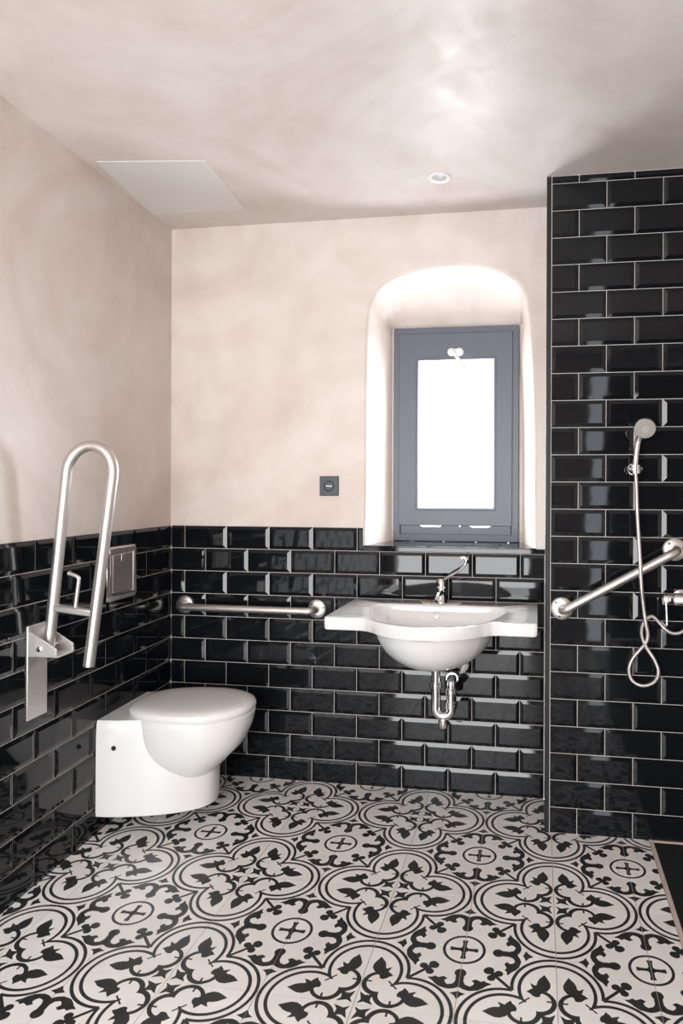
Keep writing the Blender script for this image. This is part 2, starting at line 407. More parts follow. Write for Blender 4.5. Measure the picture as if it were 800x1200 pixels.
# masonry behind the niche, around the window opening
wx0, wx1, wz1 = 1.0, 1.56, 2.03
hole = [bm.verts.new((x, DEP, z)) for x, z in ((wx0, Z_SILL), (wx0, wz1), (wx1, wz1), (wx1, Z_SILL))]
fl = bm.faces.new((prev[0], hole[0], hole[1], *[prev[i] for i in range(n//2, 0, -1)]))
fr = bm.faces.new((hole[1], hole[2], hole[3], prev[n-1], *[prev[i] for i in range(n-2, n//2-1, -1)]))
fb = [bm.verts.new((x, DEP+.12, z)) for x, z in ((wx0, Z_SILL), (wx0, wz1), (wx1, wz1), (wx1, Z_SILL))]
for i in range(4): bm.faces.new((hole[i], hole[(i+1) % 4], fb[(i+1) % 4], fb[i]))
# outside skin so that daylight only enters by the window
os_ = [bm.verts.new((x, DEP+.12, z)) for x, z in ((-.02, 0), (-.02, ZC), (XS+.4, ZC), (XS+.4, 0))]
for i in range(4): bm.faces.new((fb[i], fb[(i+1) % 4], os_[(i+1) % 4], os_[i])) if i != 3 else bm.faces.new((fb[3], fb[0], os_[0], os_[3]))
bmesh.ops.recalc_face_normals(bm, faces=bm.faces)
me = bpy.data.meshes.new('wall_back'); bm.to_mesh(me); bm.free(); me.materials.append(M_wall)
BW = struct(link('wall_back', me))
# grout bed: left of niche up to ZT, under the niche up to sill
bed = B(); XN = .905
bed.box((.0, -.0035, 0), (XN+.006, 0, ZT)); bed.box((XN+.006, -.0035, 0), (XS, 0, ZT-HP+.019)); bed.build('grout_bed', M_grout, BW)
def bb_(x, z): return (x, 0, z), 0
for r in range(11):
    z1 = ZT-HP*r; z0 = max(z1-HP, 0)
    ph = .07324 + (0 if r % 2 == 0 else WP/2) - 2*WP
    x1 = XN+.006 if r == 0 else XS-.001
    top = z1 if r != 1 else z1
    tile_row(BW, .0085, x1, ph, z0, z1, bb_)
# sill: flat black tiles lying in the niche, overlapping the tile course below
sb = B(); sb.box((.93, -.001, Z_SILL-.012), (1.645, DEP+.02, Z_SILL+.001)); sb.build('sill_bed', M_grout, BW)
xs = [.912, 1.045, 1.197, 1.349, 1.501, 1.660]
for i in range(len(xs)-1):
    for (ya, yb) in ((-.008, .145), (.147, .318)):
        off = 0 if ya < 0 else .03
        a, c = xs[i]+.001, xs[i+1]-.001
        if ya > 0: a = max(a+(off if i else 0), .948); c = min(c+(off if i < 4 else 0), 1.622)
        b = B(); b.box((a, ya, Z_SILL-.004), (c, yb, Z_SILL+.008)); b.build('sill_tile', M_tile, BW, bevel=.0018)
b = B(); b.box((XN+.006, -.0105, ZT-HP+.001), (XS-.001, .0, Z_SILL+.004)); b.build('tile_edge_strip', M_tile, BW, bevel=.002)

# shower wall (its tiled face stands forward of the back wall)
b = B(); b.box((XS+.006, YS-.0035, 0), (XR+.15, .45, ZC)); SW = struct(b.build('wall_shower', M_grout))
def sbx(x, z): return (x, YS, z), 0
r = 0; ztop = ZT+1.32907
rows = [(ztop, ZC-.002, -1)] + [(max(ztop-HP*(i+1), 0), ztop-HP*i, i) for i in range(24)]
for z0, z1, i in rows:
    ph = 1.71445 + (0 if i % 2 == 0 else WP/2) - WP
    tile_row(SW, XS+.018, XR, ph, z0, z1, sbx, cutt=0 if i == -1 else 1)
# tiled return towards the back wall, facing left
def rb_(s, z): return (XS+.006, s, z), -PI/2
for z0, z1, i in rows:
    # running coordinate is -y there
    me_ph = .18 + (0 if i % 2 == 0 else WP/2)
    def rb2(x, z): return (XS+.0095, -x, z), -PI/2
    tile_row(SW, .012, -YS-.016, me_ph-WP*2, z0, z1, rb2)
b = B(); b.box((XS-.0005, YS-.0095, 0), (XS+.0165, YS+.0085, ZC-.002)); struct(b.build('trim_1', M_trimb, bevel=.003))

# right wall and rear wall, its unseen doorway and slit added to light the room
b = B(); b.box((XR, YR, 0), (XR+.15, YS+.002, ZC)); struct(b.build('wall_right', M_wall))
DX0, DX1, DZ = .22, 1.66, 2.25
b = B(); b.box((-.2, YR-.15, 0), (DX0, YR, ZC)).box((DX1, YR-.15, 0), (2.10, YR, ZC)).box((2.10, YR-.15, 2.36), (XR+.15, YR, ZC)).box((2.98, YR-.15, 0), (XR+.15, YR, 2.36)).box((DX0, YR-.15, DZ), (DX1, YR, ZC)); struct(b.build('wall_rear', M_wall))
b = B(); b.box((DX0, YR-.16, 0), (DX0+.06, YR+.012, DZ)).box((DX1-.06, YR-.16, 0), (DX1, YR+.012, DZ)).box((DX0+.06, YR-.16, DZ-.06), (DX1-.06, YR+.012, DZ)); struct(b.build('trim_2', M_wood, bevel=.004))

D1 = struct(link('added_door_1', None, None, (2.98, YR-.05, 0)))  # unseen dark door, added beside the bright slit for the shower-tile reflections
b = B(); b.box((-.735, -.045, .01), (-.002, 0, 2.35)); b.build('door_leaf', M_wood, D1, bevel=.003)
b = B(); b.tube([(-.67, .0, 1.02), (-.67, .045, 1.02), (-.58, .05, 1.02)], .009, 12); b.build('door_handle', M_steel, D1)

# floor tiles, each clipped to the room outline
def clip(poly, nx, ny, d):      # keep nx*x+ny*y <= d
    out = []
    for i in range(len(poly)):
        p, q = poly[i], poly[(i+1) % len(poly)]; dp, dq = nx*p[0]+ny*p[1]-d, nx*q[0]+ny*q[1]-d
        if dp <= 0: out.append(p)
        if (dp < 0 < dq) or (dq < 0 < dp):
            t = dp/(dp-dq); out.append((p[0]+(q[0]-p[0])*t, p[1]+(q[1]-p[1])*t))
    return out
full_tile = None
XTRAY = 2.098
def poly_area(P): return abs(sum(P[i][0]*P[(i+1) % len(P)][1]-P[(i+1) % len(P)][0]*P[i][1] for i in range(len(P)))/2)
def lay_floor_tile(i, j):
    global full_tile
    x0, y0 = FX+i*FS, FY+j*FS; g = .0011; cx, cy = x0+FS/2, y0+FS/2
    qx = x0 if i % 2 == 0 else x0+FS; qy = y0 if j % 2 == 0 else y0+FS      # the quatrefoil corner
    P = [(x0+g, y0+g), (x0+FS-g, y0+g), (x0+FS-g, y0+FS-g), (x0+g, y0+FS-g)]
    full = poly_area(P)
    P = clip(P, -math.cos(LANG), -math.sin(LANG), -.001)            # left wall
    if not P: return
    P = clip(P, 0, 1, -.001)
    if not P: return
    if x0 > XS-FS: 
        if x0 >= XS-.05: P = clip(P, 0, 1, YS-.001)
        elif x0+FS > XS and y0+FS > YS:
            # this tile runs under the wall corner: keep the left strip behind the shower face
            if y0 >= YS: P = clip(P, 1, 0, XS-.001)
        if not P: return
    if y0 < YS: P = clip(P, 1, 0, XTRAY-.022)
    else: P = clip(P, 1, 0, XS-.001)
    if len(P) < 3: return
    P = clip(P, 0, -1, -YR)
    if len(P) < 3 or poly_area(P) < .00015: return
    t = .0025; dz = random.uniform(-.00025, .00025)
    n = len(P); isfull = poly_area(P) > full*.9999
    if isfull and full_tile is not None:
        me = full_tile
    else:
        sx = 1 if not isfull and qx > cx else (1 if isfull else 1)
        # coordinates relative to the tile centre, turned so that the quatrefoil corner is at -,-
        rot = corner_rot(qx < cx, qy < cy); c, s = math.cos(-rot), math.sin(-rot)
        L = [((x-cx)*c-(y-cy)*s, (x-cx)*s+(y-cy)*c) for x, y in P]
        v = [(x, y, 0) for x, y in L] + [(x, y, -t) for x, y in L]
        f = [tuple(range(n))] + [(k, n+k, n+(k+1) % n, (k+1) % n) for k in range(n)]
        me = mesh(v, f, M_floor); uv = me.uv_layers.new(name='UVMap')
        for lp in me.loops:
            co = me.vertices[lp.vertex_index].co; uv.data[lp.index].uv = (co.x/FS+.5, co.y/FS+.5)
        if isfull: full_tile = me
    link('floor_tile', me, floor, (cx, cy, dz), (0, 0, corner_rot(qx < cx, qy < cy)))
def corner_rot(left, low):
    return {(True, True): 0, (False, True): PI/2, (False, False): PI, (True, False): -PI/2}[(left, low)]
for i in range(-7, 2):
    for j in range(-12, 3): lay_floor_tile(i, j)
# shower floor: sunken dark mosaic with light edging
b = B(); b.box((XTRAY-.02, YR, -.002), (XTRAY-.006, YS-.002, .004)).box((XTRAY-.02, YS-.016, -.002), (XR, YS-.002, .003)); b.build('edging_strip', M_fgrout, floor, bevel=.001)
b = B()
xx = XTRAY-.004
while xx < XR-.03:
    yy = YS-.018
    while yy > -1.75:
        b.add([(xx+.001, yy-.001, 0), (xx+.023, yy-.001, 0), (xx+.023, yy-.023, 0), (xx+.001, yy-.023, 0)], [(0, 3, 2, 1)])
        yy -= .0245
    xx += .0245
o = b.build('shower_mosaic', M_mosaic, floor, fix=False); o['kind'] = 'stuff'; o.location.z = .0008
b = B(); b.box((XTRAY-.006, YR, -.0026), (XR, YS-.016, -.0002)); b.build('shower_base', M_socket, floor)

# ------------------------------------------------------------------ window in the niche
W = struct(link('window_1', None, None, (0, 0, 0)))
yf = DEP-.035
ox0, ox1, oz0, oz1 = .982, 1.577, Z_SILL+.009, 2.066
def frame_ring(b, o, i, y0, y1):
    R = []
    for (x0, x1, z0, z1), y in ((o, y0), (o, y1), (i, y1), (i, y0), (o, y0)):
        R.append([(x0, y, z0), (x1, y, z0), (x1, y, z1), (x0, y, z1)])
    return b.rings(R, cap=(False, False), smooth=False)
def frame_bars(b, x0, x1, z0, z1, w, y0, y1, wb=None):
    wb = wb or w
    b.box((x0, y0, z0), (x0+w, y1, z1)); b.box((x1-w, y0, z0), (x1, y1, z1)); b.box((x0+w, y0, z0), (x1-w, y1, z0+wb)); b.box((x0+w, y0, z1-w), (x1-w, y1, z1)); return b
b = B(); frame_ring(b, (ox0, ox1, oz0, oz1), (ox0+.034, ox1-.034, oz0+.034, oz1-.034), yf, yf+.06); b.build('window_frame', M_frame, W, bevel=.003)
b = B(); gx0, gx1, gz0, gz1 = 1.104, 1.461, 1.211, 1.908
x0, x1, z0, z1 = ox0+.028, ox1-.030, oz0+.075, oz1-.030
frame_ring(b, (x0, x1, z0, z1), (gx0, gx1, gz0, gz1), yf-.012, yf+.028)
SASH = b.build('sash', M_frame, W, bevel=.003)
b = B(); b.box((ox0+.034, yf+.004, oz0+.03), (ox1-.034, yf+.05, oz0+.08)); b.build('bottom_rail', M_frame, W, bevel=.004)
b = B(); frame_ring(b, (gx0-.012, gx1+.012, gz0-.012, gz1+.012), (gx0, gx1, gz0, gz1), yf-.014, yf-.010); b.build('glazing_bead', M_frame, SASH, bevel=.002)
b = B(); b.box((gx0-.005, yf+.004, gz0-.005), (gx1+.005, yf+.008, gz1+.005)); b.build('glass_pane', M_glass, W)
# handle: rosette and lever
b = B(); hx, hz = 1.28, 1.944
b.lathe([(.0, 0), (.019, 0), (.019, .006), (.014, .012), (0, .013)], (hx-.018, yf-.012, hz), (0, -1, 0), 20).lathe([(.0, 0), (.019, 0), (.019, .006), (.014, .012), (0, .013)], (hx+.02, yf-.012, hz), (0, -1, 0), 20)
b.box((hx-.02, yf-.022, hz-.014), (hx+.02, yf-.012, hz+.014))
H = b.build('handle', M_white, W)
tag(H, 'white handle')
b = B(); b.tube(fillet([(hx-.008, yf-.02, hz), (hx-.008, yf-.05, hz), (1.336, yf-.055, 1.853)], .012), .0075, 12); tag(b.build('lever', M_white, H), 'white lever')
for xa, xb_ in ((1.12, 1.214), (1.356, 1.444)):
    b = B(); zz = 1.122; b.box((xa, yf-.004, zz-.001), (xb_, yf+.004, zz+.008)); b.tube([(xa, yf-.007, zz+.004), (xb_, yf-.007, zz+.004)], .0042, 12)
    b.lathe([(0, -.003), (.0065, -.003), (.0065, .003), (0, .003)], (xa, yf-.007, zz+.004), (1, 0, 0), 12).lathe([(0, -.003), (.0065, -.003), (.0065, .003), (0, .003)], (xb_, yf-.007, zz+.004), (1, 0, 0), 12)
    tag(b.build('hinge', M_chrome, W), 'bright metal hinge')
b = B(); b.lathe([(0, 0), (.006, 0), (.005, .005), (0, .006)], (1.303, yf-.0, 1.126), (0, -1, 0), 12); b.build('screw', M_chrome, W)

# ------------------------------------------------------------------ ceiling panel, spot, socket
b = B(); P = [(.077, -.661), (.474, -.607), (.433, -.178), (.012, -.177)]
o = b.prism(P, ZC-.003, ZC+.001).build('access_panel', M_panel, bevel=.001); tag(o, 'smooth pale rectangular access panel set in the plaster ceiling near the left corner', 'panel')
S = empty('recessed_spotlight', (1.292, -.344, ZC), 0, 'small round recessed ceiling spotlight with a white ring, switched off', 'light')
b = B(); b.lathe([(.029, .002), (.044, .002), (.044, -.003), (.040, -.006), (.032, -.005), (.028, -.001), (.028, .002)], n=36, cap=(False, False)); tag(b.build('ring', M_white, S), 'white ring')
b = B(); b.lathe([(0, .001), (.030, .001), (.030, -.001), (.018, -.0035), (0, -.004)], n=28); tag(b.build('lens', M_lens, S), 'grey lens')
S = empty('power_socket', (.756, 0, 1.3115), 0, 'square anthracite power socket on the plaster above the black tiles', 'socket')
b = B(); b.box((-.043, -.010, -.043), (.043, .001, .043)); b.build('cover_plate', M_socket, S, bevel=.003)
b = B(); b.lathe([(.023, -.0095), (.0225, -.0115), (.021, -.0115), (.0195, -.0065), (0, -.006)][::1], (0, 0, 0), (0, 1, 0), 32, cap=(False, True)); 
o = B(); o.lathe([(.024, 0), (.024, .0022), (.020, .0022), (.0185, -.0), (.0, -.0)], (0, -.0098, 0), (0, -1, 0), 32, cap=(False, True)); o.build('socket_well', M_dark, S)
for k in (-1, 0, 1):
    b = B(); b.lathe([(0, 0), (.0024, 0), (.0024, .0045), (0, .005)], (k*.0095, -.0095, 0), (0, -1, 0), 12); tag(b.build('contact', M_chrome, S), 'bright metal contact')

# ------------------------------------------------------------------ wall-hung toilet (local x out of the wall)
T = empty('toilet', on_left(.405), LANG, 'white wall-hung toilet with the lid closed, hanging on the left tiled wall', 'toilet')
def egg(x0, x1, hw, n=48, pf=2.25, pr=2.8, xm=None):
    xm = x0+(x1-x0)*.42 if xm is None else xm; out = []
    for i in range(n):
        t = 2*PI*i/n; c, s = math.cos(t), math.sin(t)
        p = pf if c > 0 else pr
        k = (abs(c)**p+abs(s)**p)**(-1/p)
        ex = (x1-xm) if c > 0 else (xm-x0)
        out.append((xm+k*c*ex, k*s*hw))
    return out
b = B()
prof = [(.428, .532, .176), (.4275, .538, .184), (.421, .543, .189), (.40, .540, .189), (.37, .532, .187), (.335, .517, .182), (.30, .500, .173), (.265, .467, .160), (.23, .432, .142), (.20, .402, .118), (.175, .375, .085), (.165, .35, .05)]
R = [[(x, y, z) for x, y in egg(.10, x1, hw, xm=min(.30, x1-.1))] for z, x1, hw in prof]
b.rings(R); b.build('bowl', M_ceram, T)
# shroud: D in plan
def dplan(L, hw, n=40, p=2.5):
    out = [(.0095, -hw)]
    for i in range(n+1):
        s = -1+2*i/n; s = math.copysign(abs(math.sin(s*PI/2)), s)
        out.append((.0095+.03+(L-.04)*(max(0, 1-abs(s)**p))**(1/1.35), hw*s))
    out.append((.0095, hw)); return out
b = B(); prof = [(.066, .385, .186), (.071, .396, .1935), (.09, .398, .195), (.22, .402, .195), (.33, .402, .194), (.395, .395, .192), (.420, .385, .189), (.428, .378, .184)]
R = [[(x, y, z) for x, y in dplan(L, hw)] for z, L, hw in prof]
SH = b.rings(R, smooth=True).build('shroud', M_ceram, T)
for k in (-1, 1):
    b = B(); b.lathe([(0, 0), (.009, 0), (.009, .0025), (.006, .003), (0, .003)], (.078, k*.1900, .328), (0, k, 0), 20); tag(b.build('bolt_cap', M_black, SH), 'black bolt cap')
b = B()
lp = [(.4270, .533, .183, .074), (.4276, .540, .190, .066), (.436, .544, .1935, .062), (.444, .544, .1935, .062), (.453, .539, .190, .068), (.460, .524, .178, .082), (.464, .493, .153, .11), (.466, .44, .11, .16), (.4665, .36, .05, .24)]
R = [[(x, y, z) for x, y in egg(x0, x1, hw, xm=.32, pf=2.2, pr=2.4)] for z, x1, hw, x0 in lp]
tag(b.rings(R).build('lid', M_lid, T), 'closed white lid with rounded edge')
b = B(); R = [[(x, y, z) for x, y in egg(.20, .525, .170, xm=.34)] for z in (.4245, .4276)]; b.rings(R).build('seat_buffer', M_black, T)

# flush plate on the left wall
Fp = empty('flush_plate', wl(.442, .0), LANG, 'polished steel flush plate with a raised frame on the left tiled wall', 'flush plate')
b = B(); hw, z0, z1 = .094, .860, 1.070
b.box((.008, -hw, z0), (.016, hw, z1)); b.build('backing_plate', M_polish, Fp, bevel=.005)
b = B()
for (ya, yb, za, zb) in ((-hw, hw, z0, z0+.02), (-hw, hw, z1-.02, z1), (-hw, -hw+.018, z0+.02, z1-.02), (hw-.018, hw, z0+.02, z1-.02)): b.box((.014, ya, za), (.026, yb, zb))
b.build('raised_frame', M_polish, Fp, bevel=.005)
b = B(); b.box((.015, -.072, z0+.03), (.024, .072, z1-.028)); CP = b.build('cover_panel', M_polish, Fp, bevel=.003)
b = B(); b.box((.0235, -.012, 1.012), (.0255, .014, 1.038)); b.build('push_button', M_polish, CP, bevel=.0008)

# ------------------------------------------------------------------ fold-up support rail
G = empty('fold_up_grab_rail', on_left(.932), LANG, 'brushed steel U-shaped support rail folded upright beside the toilet', 'grab rail')
b = B(); b.box((.007, -.048, .553), (.013, .048, .856)); tag(b.build('mounting_plate', M_satin, G, bevel=.0015), 'flat satin mounting plate')
for sy in (-.047, .040):
    b = B(); pl = [(.013, .838), (.022, .838), (.108, .786), (.110, .760), (.013, .760)]
    mx = Matrix(((1, 0, 0), (0, 0, 1), (0, 1, 0))).to_4x4()
    b.prism(pl, sy, sy+.006, mx)
    BR = b.build('bracket_cheek', M_satin, G, bevel=.001)
b = B(); b.box((.013, -.041, .757), (.112, .040, .762)); b.build('bracket_base', M_satin, G, bevel=.001)
b = B(); b.tube([(.052, -.052, .785), (.052, .051, .785)], .005, 16).lathe([(0, 0), (.009, 0), (.009, .004), (0, .006)], (.052, -.047, .785), (0, -1, 0), 16).lathe([(0, 0), (.009, 0), (.009, .004), (0, .006)], (.052, .046, .785), (0, 1, 0), 16); b.build('pivot_bolt', M_chrome, G)
R0 = .0175
leg1a, leg1b = Vector((.050, 0, .768)), Vector((.112, 0, 1.352))
leg2a, leg2b = Vector((.190, 0, .724)), Vector((.270, 0, 1.342))
c0 = (leg1b+leg2b)/2; d = (leg2b-leg1b); rad = d.length/2; up = Vector((.10, 0, 1)).normalized()
arc = [c0 - d/2*math.cos(t) + up*rad*1.12*math.sin(t) for t in [PI*k/20 for k in range(21)]]
b = B(); b.tube([leg1a, leg1a.lerp(leg1b, .5)] + arc + [leg2b.lerp(leg2a, .5), leg2a], R0, 24); b.build('rail_tube', M_steel, G)
b = B(); ca, cb = leg1a.lerp(leg1b, .245), leg2a.lerp(leg2b, .275)
dirv = (cb-ca); ang = math.atan2(dirv.z, dirv.x); mx = Matrix.Translation(ca) @ Matrix.Rotation(-ang, 4, 'Y')
b.box((0, -.014, -.011), (dirv.length, .014, .011), mx=mx); b.build('crossbar', M_steel, G, bevel=.004)
b = B(); hp = ca.lerp(cb, .52)
b.tube(fillet([hp, hp+Vector((.014, 0, .108)), hp+Vector((-.022, 0, .120))], .014), .0062, 14)
b.lathe([(0, 0), (.0075, 0), (.0075, .003), (0, .004)], hp+Vector((-.020, 0, .1195)), (-1, 0, .3), 12); b.build('paper_holder_peg', M_steel, G)

# ------------------------------------------------------------------ straight rails
def rail(name, p, q, nrm, label, standoff=.07, r=.016, fr=.041):
    p, q, nrm = Vector(p), Vector(q), Vector(nrm); c = (p+q)/2
    G = empty(name, c, 0, label, 'grab rail', 'straight grab rails on the tiled walls')
    lp, lq = p-c, q-c; u = (q-p).normalized()
    b = B(); b.tube(fillet([lp, lp+nrm*standoff, lq+nrm*standoff, lq], .045, 8), r, 20); b.build('rail_tube', M_steel, G)
    for e in (lp, lq):
        b = B(); b.lathe([(0, 0), (fr, 0), (fr, .006), (fr-.004, .010), (r+.006, .012), (0, .012)], e-nrm*.003*0, nrm, 36); fl = b.build('flange', M_steel, G)
        for k in range(3):
            a = 2*PI*k/3+.5; w = nrm.orthogonal().normalized(); w2 = nrm.cross(w)
            b = B(); b.lathe([(0, 0), (.0045, 0), (.004, .0025), (0, .003)], e+nrm*.0105+(w*math.cos(a)+w2*math.sin(a))*.030, nrm, 12); b.build('screw', M_dark, fl)
    return G
rail('grab_rail', (.079, -.010, .769), (.705, -.010, .769), (0, -1, 0), 'short horizontal brushed steel grab rail on the back wall left of the washbasin')
rail('grab_rail', (1.757, YS-.010, .852), (2.163, YS-.010, 1.081), (0, -1, 0), 'slanting brushed steel grab rail on the tiled shower wall', .07, .0165, .042)

# ------------------------------------------------------------------ washbasin
K = empty('washbasin', (1.2735, 0, 0), 0, 'white ceramic washbasin with wide flat wings fixed to the black tiled back wall', 'washbasin')
ZB = .822
cy0 = -.30
def rc(poly, r, n=5):      # rounded closed polygon, r per corner
    out = []
    m_ = len(poly)
    for i in range(m_):
        x, y, rr = poly[i]; a = Vector(poly[i-1][:2]); b_ = Vector((x, y)); c = Vector(poly[(i+1) % m_][:2])
        if rr <= 0: out.append((x, y)); continue
        d1 = (a-b_).normalized(); d2 = (c-b_).normalized(); s, e = b_+d1*rr, b_+d2*rr
        for k in range(n+1):
            t = k/n; p = s*(1-t)**2+b_*2*t*(1-t)+e*t*t; out.append((p.x, p.y))
    return out
arcp = [(x, -.470-.138*(1-(abs(x)/.222)**2.3)**.8 if abs(x) < .222 else -.47, 0) for x in [-.222+.444*k/26 for k in range(27)]]
outer = rc([(-.3935, -.011, .006), (-.3935, -.47, .014), (-.262, -.47, .02), (-.232, -.478, .01)] + [(x, min(y, -.482), 0) for x, y, _ in arcp[1:-1]] + [(.232, -.478, .01), (.262, -.47, .02), (.3935, -.47, .014), (.3935, -.011, .006)], 0)
inner = rc([(-.262, -.135, .05), (-.275, -.20, .0), (-.268, -.27, 0), (-.25, -.35, .0), (-.232, -.405, 0), (-.21, -.455, 0)] + [(x, -.455-.118*(1-(abs(x)/.21)**2.2)**.75, 0) for x in [-.20+.40*k/20 for k in range(21)]] + [(.21, -.455, 0), (.232, -.405, 0), (.25, -.35, 0), (.268, -.27, 0), (.275, -.20, 0), (.262, -.135, .05)], 0)
def radial(poly, th, c=(0, cy0)):
    dx, dy = math.cos(th), math.sin(th); best = 1e-3
    for i in range(len(poly)):
        (x1, y1), (x2, y2) = poly[i], poly[(i+1) % len(poly)]
        x1 -= c[0]; x2 -= c[0]; y1 -= c[1]; y2 -= c[1]; ex, ey = x2-x1, y2-y1; den = dx*ey-dy*ex
        if abs(den) < 1e-12: continue
        t = (x1*ey-y1*ex)/den; s = (x1*dy-y1*dx)/den
        if t > 0 and -1e-6 <= s <= 1+1e-6: best = max(best, t)
    return best
ths = sorted(set([round(math.atan2(y-cy0, x), 5) for x, y in outer] + [round(-PI+2*PI*k/90+.0001, 5) for k in range(90)]))
tt = [ths[0]]
for t in ths[1:]:
    if t-tt[-1] > .004: tt.append(t)
ths = tt
Ro = [radial(outer, t) for t in ths]; Ri = [radial(inner, t) for t in ths]
def ringp(rad, z, c=(0, cy0)):
    return [(c[0]+r*math.cos(t), c[1]+r*math.sin(t), z if not callable(z) else z(r, t)) for r, t in zip(rad, ths)]
def inset(R, d): return [max(r-d, .002) for r in R]
def ell(rx, ry, ycen=-.285):
    out = []
    for t in ths:       # radius about (0, cy0) of an ellipse centred at ycen
        dx, dy = math.cos(t), math.sin(t); oy = cy0-ycen
        A = dx*dx/rx**2+dy*dy/ry**2; Bq = 2*oy*dy/ry**2; Cq = oy*oy/ry**2-1
        out.append((-Bq+math.sqrt(max(Bq*Bq-4*A*Cq, 0)))/(2*A))
    return out
Ri2 = [min(a, b_-.012) for a, b_ in zip(Ri, Ro)]
rings = []
TH = .046
E0 = ell(.236, .318)
Eb = [min(e, o-.004) for e, o in zip(E0, Ro)]
# from the basin floor up, over the rim, down the edge, under the wings, down the bowl
dz = [(.10, .690), (.30, .693), (.50, .701), (.68, .716), (.80, .735), (.89, .760), (.945, .785), (.975, .803), (.99, .813)]
for k, z in dz: rings.append(ringp([r*k for r in Ri2], z))
rings.append(ringp(Ri2, ZB-.003)); rings.append(ringp([r+.004 for r in Ri2], ZB))
rings.append(ringp(inset(Ro, .005), ZB)); rings.append(ringp(inset(Ro, .0012), ZB-.0015)); front_ = [math.sin(t) < 0 and abs(o*math.cos(t)) < .215 for t, o in zip(ths, Ro)]
fk = [max(0, 1-(abs(o*math.cos(t))/.225)**6) if f_ else 0 for t, o, f_ in zip(ths, Ro, front_)]
def fr_(R, k): return [q*(1-(1-k)*f_) for q, f_ in zip(R, fk)]
rings.append(ringp(Ro, ZB-.006)); rings.append(ringp(fr_(Ro, .992), ZB-.022))
rings.append(ringp(fr_(Ro, .978), ZB-TH+.005)); rings.append(ringp(fr_(inset(Ro, .004), .985), ZB-TH))
rings.append(ringp([min(e, o) for e, o in zip(fr_(ell(.240, .321), .970), fr_(inset(Ro, .006), .988))], ZB-TH-.001))
for k, z in [(.985, .765), (.955, .745), (.905, .720), (.835, .694), (.745, .670), (.64, .650), (.52, .633), (.40, .622), (.27, .614), (.16, .610)]:
    rings.append(ringp(fr_(ell(.236*k, .318*k, -.285-.008*(1-k)), .968+(.985-k)*.04), z))
b = B(); b.rings(rings, cap=(True, True)); b.build('basin', M_ceram, K)
dx_, dy_ = 0.0, -.29
b = B(); b.lathe([(0, .0), (.031, .0), (.031, -.004), (.022, -.006), (0, -.006)][::-1], (dx_, cy0, .697), (0, 0, 1), 28); b.build('drain_plug', M_chrome, K)
b = B(); b.lathe([(.0, -.004), (.0135, -.004), (.013, .004), (.009, .0045), (.0085, .002), (0, .002)], (-.014, -.150, .782), (0, -1, .45), 24); b.build('overflow_ring', M_steel, K)
b = B(); b.lathe([(0, 0), (.009, 0), (.009, .006), (.005, .010), (0, .010)], (-.058, -.070, ZB), (0, 0, 1), 16).lathe([(0, 0), (.006, 0), (.006, .006), (.003, .008), (0, .008)], (-.083, -.072, ZB), (0, 0, 1), 14).tube([(-.094, -.072, ZB+.004), (-.058, -.07, ZB+.006)], .0022, 8); tag(b.build('plug_fitting', M_brass, K), 'small aged brass plug fitting')
# bracket under the right wing
b = B(); b.box((.20, -.07, .70), (.26, -.011, .775)); b.build('wall_lug', M_ceram, K, bevel=.012)

# tap
TP = empty('mixer_tap', (1.268, -.075, ZB+.0005), 0, 'chrome elbow-lever mixer tap standing on the washbasin', 'tap')
b = B(); b.lathe([(0, 0), (.026, 0), (.026, .006), (.0225, .012), (.021, .050), (.0215, .058), (.0195, .066), (0, .070)], n=28); b.build('body', M_chrome, TP)
b = B(); b.tube([(0, -.008, .040), (0, -.045, .050), (0, -.105, .046), (0, -.118, .036)], [.014, .0125, .011, .0105], 18); b.build('spout', M_chrome, TP)
b = B(); b.lathe([(0, .062), (.022, .062), (.0235, .070), (.022, .090), (.017, .102), (.008, .106), (0, .106)], n=24)
CPp = b.build('cartridge_cap', M_chrome, TP)
b = B(); b.tube(fillet([(.006, 0, .094), (.030, -.01, .112), (.078, -.025, .140), (.100, -.03, .163), (.109, -.032, .186), (.098, -.032, .196), (.086, -.032, .192)], .012, 4), [.006]*2+[.0048]*29+[.006]*2 if False else .0052, 12)
b.lathe([(0, 0), (.0085, .001), (.0085, .007), (0, .009)], (.092, -.032, .190), (-.6, 0, .5), 12); b.build('elbow_lever', M_chrome, TP)
# trap
TR = empty('drain_trap', (1.2755, -.275, .61), 0, 'chrome bottle-and-bend drain trap below the washbasin', 'drain trap')
b = B(); b.lathe([(0, -.0005), (.030, -.0005), (.031, -.004), (.026, -.011), (.0, -.012)], n=28); tag(b.build('collar', M_ceram, TR), 'white ceramic collar')
b = B(); b.lathe([(0, -.010), (.022, -.010), (.022, -.017), (.0178, -.02), (.0178, -.075), (0, -.075)], n=24); b.build('tailpiece', M_chrome, TR)
def nut(z0, z1, x, r): 
    b = B(); b.lathe([(0, z0), (r-.003, z0), (r, z0+.003), (r, (z0+z1)/2-.002), (r-.002, (z0+z1)/2), (r, (z0+z1)/2+.002), (r, z1-.003), (r-.003, z1), (0, z1)], (x, 0, 0), n=10 if 0 else 24); b.build('nut', M_chrome, TR)
nut(-.088, -.062, 0, .0245)
pth = [(0, 0, -.08), (0, 0, -.165)] + [(.030-.030*math.cos(t), 0, -.165-.030*math.sin(t)) for t in [PI*k/14 for k in range(1, 14)]] + [(.060, 0, -.165), (.060, 0, -.085)]
b = B(); b.tube(pth, .0190, 22); b.build('return_bend', M_chrome, TR)
nut(-.165, -.135, .060, .0245)
nut(-.110, -.084, .060, .0240)
b = B(); b.tube(fillet([(.060, 0, -.10), (.060, 0, -.055), (.060, .06, -.055), (.060, .262, -.055)], .03, 8), .0188, 20)
